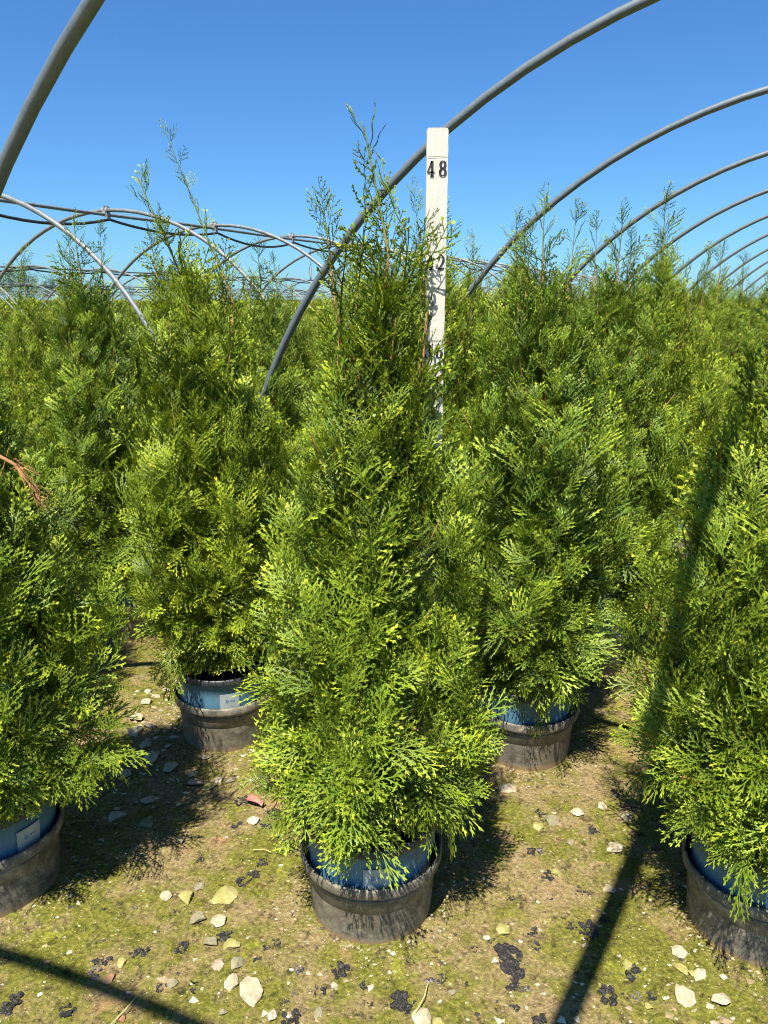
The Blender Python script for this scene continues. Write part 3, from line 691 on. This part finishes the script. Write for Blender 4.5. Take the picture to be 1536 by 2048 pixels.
def crust_mesh(seed, r):
    rg = random.Random(seed); bm = bmesh.new(); n = 7 + int(r * 600)
    el = rg.uniform(.6, 1.0); rot = rg.uniform(0, 3.14)
    for k in range(n):
        q = rg.uniform(0, 6.28); d = r * .95 * math.sqrt(rg.random()); x = d * math.cos(q); y = d * math.sin(q) * el
        br = r * rg.choice((.10, .16, .24, .36)) * rg.uniform(.8, 1.2); m = Matrix.Translation((x * math.cos(rot) - y * math.sin(rot), x * math.sin(rot) + y * math.cos(rot), r * rg.uniform(-.02, .08))) @ Matrix.Diagonal((br, br * rg.uniform(.7, 1), br * rg.uniform(.35, .6), 1))
        bmesh.ops.create_icosphere(bm, subdivisions=2, radius=1, matrix=m)
    for v in bm.verts: v.co += Vector((noise.noise(v.co * 130), noise.noise(v.co * 130 + Vector((7, 0, 0))), noise.noise(v.co * 170 + Vector((0, 9, 0))))) * min(.005, r * .4)
    me = bpy.data.meshes.new('crust'); bm.to_mesh(me); bm.free(); return me
STONES=[ (-0.355,1.426,0.03,'y'),(-0.354,1.352,0.02,'w'),(-0.441,1.422,0.023,'y'),(-0.487,1.428,0.013,'w'),(-0.422,1.455,0.014,'g'),(-0.4,1.359,0.018,'g'),(-0.528,1.247,0.012,'y'),(-0.357,1.296,0.016,'g'),(-0.312,1.287,0.019,'y'),(-0.332,1.239,0.014,'p'),(-0.295,1.244,0.015,'g'),(-0.296,1.195,0.018,'w'),(-0.256,1.176,0.028,'w'),(-0.413,1.199,0.012,'g'),(-0.301,1.132,0.009,'g'),(-0.538,1.209,0.014,'r'),(-0.486,1.12,0.011,'r'),(-0.505,1.604,0.017,'g'),(-0.786,2.172,0.029,'w'),(-0.763,2.101,0.028,'w'),(-0.732,2.133,0.019,'w'),(-0.67,1.957,0.029,'w'),(-0.606,1.907,0.024,'w'),(-0.536,1.881,0.017,'w'),(-0.519,1.835,0.025,'p'),(-0.459,1.855,0.017,'w'),(-0.426,1.855,0.015,'w'),(-0.475,1.826,0.016,'y'),(-0.52,1.959,0.016,'w'),(-0.627,1.769,0.02,'w'),(-0.689,1.699,0.022,'w'),(-0.605,1.673,0.02,'g'),(-0.802,2.349,0.02,'w'),(-0.766,2.322,0.015,'w'),(-0.742,2.36,0.015,'w'),(-0.787,2.282,0.02,'w'),(-0.642,2.019,0.013,'w'),(-0.54,1.75,0.013,'g'),(-0.333,1.681,0.018,'c'),(-0.724,1.881,0.018,'w'),(-0.717,1.942,0.017,'p'),(-0.71,2.024,0.021,'w'),(0.07,1.126,0.02,'w'),(-0.122,1.131,0.012,'g'),(-0.096,1.188,0.009,'w'),(-0.208,1.126,0.013,'c'),(0.132,1.179,0.009,'g'),(0.1,1.115,0.011,'y'),(0.5,1.707,0.016,'w'),(0.573,1.736,0.016,'w'),(0.625,1.697,0.018,'g'),(0.56,1.577,0.021,'w'),(0.508,1.441,0.017,'w'),(0.399,1.49,0.015,'y'),(0.389,1.654,0.015,'y'),(0.43,1.679,0.02,'g'),(0.6,1.266,0.017,'w'),(0.589,1.228,0.016,'y'),(0.62,1.214,0.016,'w'),(0.573,1.165,0.026,'w'),(0.638,1.153,0.021,'w'),(0.486,1.238,0.013,'y'),(0.498,1.144,0.009,'y'),(0.252,1.329,0.017,'y'),(0.334,1.81,0.023,'w'),(0.214,1.309,0.01,'c'),(0.607,1.216,0.012,'y'),(0.456,1.595,0.012,'g') ]
CRUST=[ (-0.287,1.528,0.014),(-0.302,1.495,0.016),(-0.317,1.466,0.017),(-0.437,1.544,0.012),(-0.547,1.395,0.01),(-0.482,1.325,0.009),(-0.455,1.381,0.009),(-0.333,1.314,0.017),(-0.491,1.276,0.013),(-0.509,1.268,0.013),(-0.418,1.282,0.015),(-0.579,1.252,0.011),(-0.556,1.248,0.011),(-0.574,1.223,0.015),(-0.432,1.19,0.014),(-0.369,1.188,0.013),(-0.706,1.154,0.023),(-0.594,1.142,0.015),(-0.493,1.141,0.008),(-0.254,1.25,0.009),(-0.24,1.282,0.009),(-0.223,1.293,0.01),(-0.175,1.228,0.012),(-0.087,1.228,0.02),(-0.038,1.192,0.01),(-0.126,1.177,0.013),(-0.183,1.164,0.009),(-0.195,1.146,0.008),(-0.173,1.119,0.018),(-0.03,1.155,0.009),(0.041,1.158,0.024),(0.096,1.204,0.012),(0.114,1.208,0.01),(0.158,1.198,0.008),(0.053,1.25,0.01),(0.187,1.278,0.009),(0.22,1.306,0.01),(0.256,1.252,0.034),(0.251,1.197,0.016),(0.245,1.147,0.01),(0.273,1.183,0.01),(0.281,1.12,0.016),(0.313,1.323,0.013),(0.313,1.287,0.011),(0.28,1.417,0.01),(0.38,1.482,0.015),(0.404,1.709,0.014),(0.523,1.645,0.016),(0.641,1.731,0.016),(0.379,1.572,0.013),(0.442,1.441,0.009),(0.452,1.428,0.009),(0.398,1.338,0.01),(0.43,1.326,0.026),(0.473,1.354,0.013),(0.491,1.221,0.018),(0.425,1.168,0.019),(0.463,1.168,0.009),(0.485,1.168,0.011),(0.509,1.17,0.011),(0.619,1.786,0.016),(0.291,1.806,0.014),(-0.377,1.767,0.021),(-0.287,1.713,0.021),(-0.378,1.67,0.015),(-0.294,1.664,0.018),(0.355,1.563,0.014),(-0.173,1.174,0.007) ]
LM = [(-.87, 1.48, 'left edge pot'), (-.028, 1.42, 'centre pot'), (.81, 1.35, 'right edge pot'), (-.485, 2.12, 'stickered pot'), (.43, 2.03, 'shaded back pot')]
def place_words(items):
    """each item gets the pot it lies closest to, its side of it and its rank among the items there"""
    g = {}
    for k, it in enumerate(items):
        l = min(range(5), key=lambda q: math.hypot(it[0] - LM[q][0], it[1] - LM[q][1])); dx, dy = it[0] - LM[l][0], it[1] - LM[l][1]
        s = ('right of' if dx > 0 else 'left of') if abs(dx) > abs(dy) else ('in front of' if dy < 0 else 'behind')
        g.setdefault((l, s), []).append((math.hypot(dx, dy), k))
    w = {}
    for (l, s), L in g.items():
        L.sort()
        for r, (d, k) in enumerate(L):
            o = ['nearest', 'second nearest', 'third nearest', 'fourth nearest', 'fifth nearest', 'sixth nearest', 'seventh nearest', 'eighth nearest', 'ninth nearest', 'tenth nearest'] + [x + ' nearest' for x in ('eleventh', 'twelfth', 'thirteenth', 'fourteenth', 'fifteenth', 'sixteenth', 'seventeenth', 'eighteenth', 'nineteenth', 'twentieth', 'twenty-first', 'twenty-second', 'twenty-third', 'twenty-fourth', 'twenty-fifth', 'twenty-sixth', 'twenty-seventh', 'twenty-eighth', 'twenty-ninth', 'thirtieth')]
            w[k] = (o[min(r, len(o) - 1)], s, LM[l][2])
    return w
CN = {'w': 'pale cream', 'y': 'yellow mossy', 'g': 'dull tan', 'p': 'pinkish', 'r': 'reddish clay', 'c': 'crumbly chalky'}
W = place_words(STONES)
for k, (x, y, r, c) in enumerate(STONES):
    o = obj('stone', stone_mesh(100 + k, r * 1.15), M['s_' + c], None, (x, y, ground_z(x, y) + r * .10)); o.rotation_euler = (random.uniform(-.1, .1), random.uniform(-.1, .1), random.uniform(0, 6.28))
    a_, s, l = W[k]; tag(o, '%s %s stone, %s one %s the %s' % ('large' if r > .025 else 'small', CN[c], a_, s, l), 'stone', 'stones lying on the mossy soil')
W = place_words(CRUST)
for k, (x, y, r) in enumerate(CRUST):
    gr = k % 9 == 4 or r in (.027,)
    o = obj('soil_crust', crust_mesh(300 + k, r * 1.1), M['crustg' if gr else 'crust'], None, (x, y, ground_z(x, y) + r * .04)); o.rotation_euler.z = random.uniform(0, 6.28)
    a_, s, l = W[k]; tag(o, '%s %s crust lump, %s one %s the %s' % ('broad' if r > .022 else 'small', 'grey flecked' if gr else 'black', a_, s, l), 'crust lump', 'black crust lumps on the soil')
# uncountable grit
rng = np.random.RandomState(12); VV = []; TT = []; FF = []; off = 0
oct_ = np.array([(1, 0, 0), (0, 1, 0), (-1, 0, 0), (0, -1, 0), (0, 0, 1), (0, 0, -1)], float)
of = np.array([(0, 1, 4), (1, 2, 4), (2, 3, 4), (3, 0, 4), (1, 0, 5), (2, 1, 5), (3, 2, 5), (0, 3, 5)])
pots = [(l[0], l[1]) for l in LM] + [(.74, 2.6), (-1.13, 2.88)]
def chip(x, y, s, col):
    global off
    v = oct_ * rng.uniform(.4, 1.4, (6, 1)) * s; v[:, :2] += rng.uniform(-.35, .35, (6, 2)) * s; v[:, 2] *= .6; q = rng.uniform(0, 6.28); c, s_ = math.cos(q), math.sin(q)
    v = v @ np.array([[c, s_, 0], [-s_ * 1.2, c * .8, 0], [0, 0, 1]]) + (x, y, ground_z(x, y) + s * .12)
    VV.append(v); FF.append(of + off); off += 6; TT.append(np.tile(col, (6, 1)))
white = np.array([.54, .48, .33]); tan = np.array([.33, .25, .13]); olive = np.array([.20, .19, .06]); dark = np.array([.04, .036, .03]); pink = np.array([.30, .19, .11])
for k in range(15000):
    if k < 4200:
        p = pots[rng.randint(len(pots))]; q = rng.uniform(0, 6.28); d = .137 + abs(rng.normal(0, .055)); x, y = p[0] + d * math.cos(q), p[1] + d * math.sin(q)
    elif k < 5600: x, y = rng.normal(-.60, .12), rng.normal(2.25, .4)
    else:
        y = .85 + 3.2 * rng.rand() ** 1.5; x = rng.uniform(-.58, .58) * (y + .35)
    if any(math.hypot(x - p[0], y - p[1]) < .136 for p in pots): continue
    u = rng.rand(); s = .0011 + .0011 * rng.exponential()
    if u < .30: col = white * rng.uniform(.75, 1.08)
    elif u < .62: col = tan * rng.uniform(.7, 1.2)
    elif u < .84: col = olive * rng.uniform(.7, 1.2)
    elif u < .93: col = dark * rng.uniform(.5, 1.5); s *= 1.3
    else: col = pink * rng.uniform(.8, 1.2)
    if rng.rand() < .025: s *= 1.7
    chip(x, y, min(s, .0055), col)
# scatter of angular chips along the stony path at left and by the right pot
for (cx, cy, sx, sy, n) in ((-.66, 2.35, .09, .30, 230), (.62, 1.08, .16, .07, 90), (-.35, 1.95, .14, .10, 60), (.2, 1.1, .5, .15, 80)):
    for k in range(n):
        x, y = rng.normal(cx, sx), rng.normal(cy, sy)
        if any(math.hypot(x - p[0], y - p[1]) < .15 for p in pots): continue
        chip(x, y, rng.uniform(.003, .008) if rng.rand() < .8 else rng.uniform(.007, .011), (white if rng.rand() < .6 else tan) * rng.uniform(.7, 1.0))
tag(obj('grit', quads_mesh('grit', np.concatenate(VV), np.concatenate(FF), np.concatenate(TT)), M['chips']), 'scattered pale grit and perlite specks over the mossy soil', 'grit', kind='stuff')
# low moss cushions
VV = []; FF = []; TT = []; off = 0
for k in range(26000):
    y = .85 + 2.6 * rng.rand() ** 1.4; x = rng.uniform(-.58, .58) * (y + .35)
    f = noise.noise(Vector((x * 6, y * 6, 4))) + .5 * noise.noise(Vector((x * 19, y * 19, 8)))
    if f < .12 or any(math.hypot(x - p[0], y - p[1]) < .14 for p in pots): continue
    z = ground_z(x, y); h = rng.uniform(.002, .0055); w = rng.uniform(.0012, .0026); q = rng.uniform(0, 6.28); c, s_ = math.cos(q) * w, math.sin(q) * w
    VV.append(np.array([(x - c, y - s_, z - .001), (x + c, y + s_, z - .001), (x + c * .5 + rng.uniform(-.003, .003), y + rng.uniform(-.003, .003), z + h)])); FF.append(np.array([(off, off + 1, off + 2)])); off += 3
    TT.append(np.tile((rng.rand(), rng.rand() * .8, rng.rand()), (3, 1)))
tag(obj('moss', quads_mesh('moss', np.concatenate(VV), np.concatenate(FF), np.concatenate(TT)), m_leaf('lime_moss', (.09, .10, .009), (.18, .18, .018), (.34, .32, .045))), 'short lime green moss tufts on the damp soil', 'moss', kind='stuff')

# red plastic scrap, fallen sprig, straws
rb = MB(); V = []; F = []
for k in range(9):
    u = k / 8; x = -.024 + .048 * u; z = .012 + .008 * math.sin(u * 3.0) - .006 * u
    w = .010 + .003 * math.sin(u * 5)
    for (yy, dz) in ((-w, -.004), (0, .003), (w, -.002)): V.append((x, yy, z + dz))
    for (yy, dz) in ((-w, -.0055), (0, .0015), (w, -.0035)): V.append((x, yy, z + dz))
for k in range(8):
    o = 6 * k
    F += [(o, o + 6, o + 7, o + 1), (o + 1, o + 7, o + 8, o + 2), (o + 4, o + 10, o + 9, o + 3), (o + 5, o + 11, o + 10, o + 4), (o + 3, o + 9, o + 6, o), (o + 2, o + 8, o + 11, o + 5)]
F += [(0, 1, 4, 3), (1, 2, 5, 4), (49, 48, 51, 52), (50, 49, 52, 53)]
rb.add(V, F); o = rb.build('plastic_scrap', M['red'], None, (-.337, 1.748, .002)); o.rotation_euler.z = -.5
tag(o, 'faded red plastic scrap lying among black crust behind left of centre pot', 'plastic scrap')
fo = Foliage(5)
for (dx, dy, ang, sc) in ((0, 0, .5, .55), (.01, -.01, 1.1, .45), (-.01, .0, .1, .4)):
    fo.put(MD, np.array([dx, dy, .006]), np.array([math.cos(ang), math.sin(ang), .15]), np.array([0, .1, 1.]), sc, .9)
o = obj('fallen_sprig', mesh_with(fo.mesh('fallen_sprig'), 'leafB') if False else fo.mesh('fallen_sprig'), M['leafB'], None, (-.262, 1.56, .003))
tag(o, 'small yellow green sprig fallen on the soil left of the centre pot', 'fallen sprig')
for (x0, y0, x1, y1, lab) in ((-.315, 1.565, -.27, 1.555, 'short yellow straw on the soil left of the centre pot'), (.055, 1.12, .085, 1.19, 'long pale straw standing over a cream stone at the bottom edge'),
                              (.80, 2.28, .72, 2.42, 'thin dry straw lying across the mossy gap at the right'), (-.50, 1.10, -.47, 1.16, 'curved straw on the soil at the bottom left')):
    b = MB(); b.tube([(x0, y0, .005), ((x0 + x1) / 2 + .006, (y0 + y1) / 2, .011), (x1, y1, .006)], .0011, 5); tag(b.build('dry_straw', M['straw']), lab, 'straw', 'dry straws on the soil')

# ---------------------------------------------------------------- trees far off on the horizon
def far_tree(px_x, dist, wid, hgt, label, seed):
    rg = np.random.RandomState(seed); x = (px_x - 768) / 1593 * dist
    t = thing('distant_tree', (x, dist, 0), 0, label, 'tree', 'trees on the far horizon')
    b = MB(); b.tube([(0, 0, 0), (.1, 0, hgt * .5), (0, 0, hgt * .8)], [wid * .05, wid * .035, wid * .012], 8); b.build('trunk', M['bark'], t)
    fo = Foliage(seed)
    for k in range(520):
        q = rg.uniform(0, 6.28); e = rg.uniform(-.5, 1.5); r = rg.rand() ** .4 * (1 + .25 * math.sin(3 * q + seed) + .15 * math.sin(5 * e + seed))
        p = np.array([math.cos(q) * math.cos(e) * wid / 2 * r, math.sin(q) * math.cos(e) * wid / 2 * r, hgt * .45 + hgt * .52 * math.sin(e) * r])
        fo.put(LO, p, np.array([math.cos(q), math.sin(q), .6]), rg.normal(size=3), rg.uniform(4, 8) * wid / 7, rg.rand())
    obj('crown', fo.mesh('crown'), M['ftree'], t)
for args in ((42, 170, 7.5, 8.0, 'dark rounded tree on the horizon at the far left edge', 1), (118, 190, 7, 6, 'second dark tree on the horizon, right of the leftmost one', 2),
             (345, 210, 10, 6.5, 'low wide tree on the horizon behind the tall leaders at left', 3), (762, 170, 6.5, 8.5, 'dark tree on the horizon just left of the measuring stick', 4),
             (1040, 160, 9, 5.8, 'low domed tree on the horizon right of the second arch foot', 5), (1112, 165, 7, 5.4, 'low domed tree at the horizon behind the tall orange trunk', 6), (860, 230, 12, 5, 'faint low tree on the horizon behind the measuring stick', 7)):
    far_tree(*args)
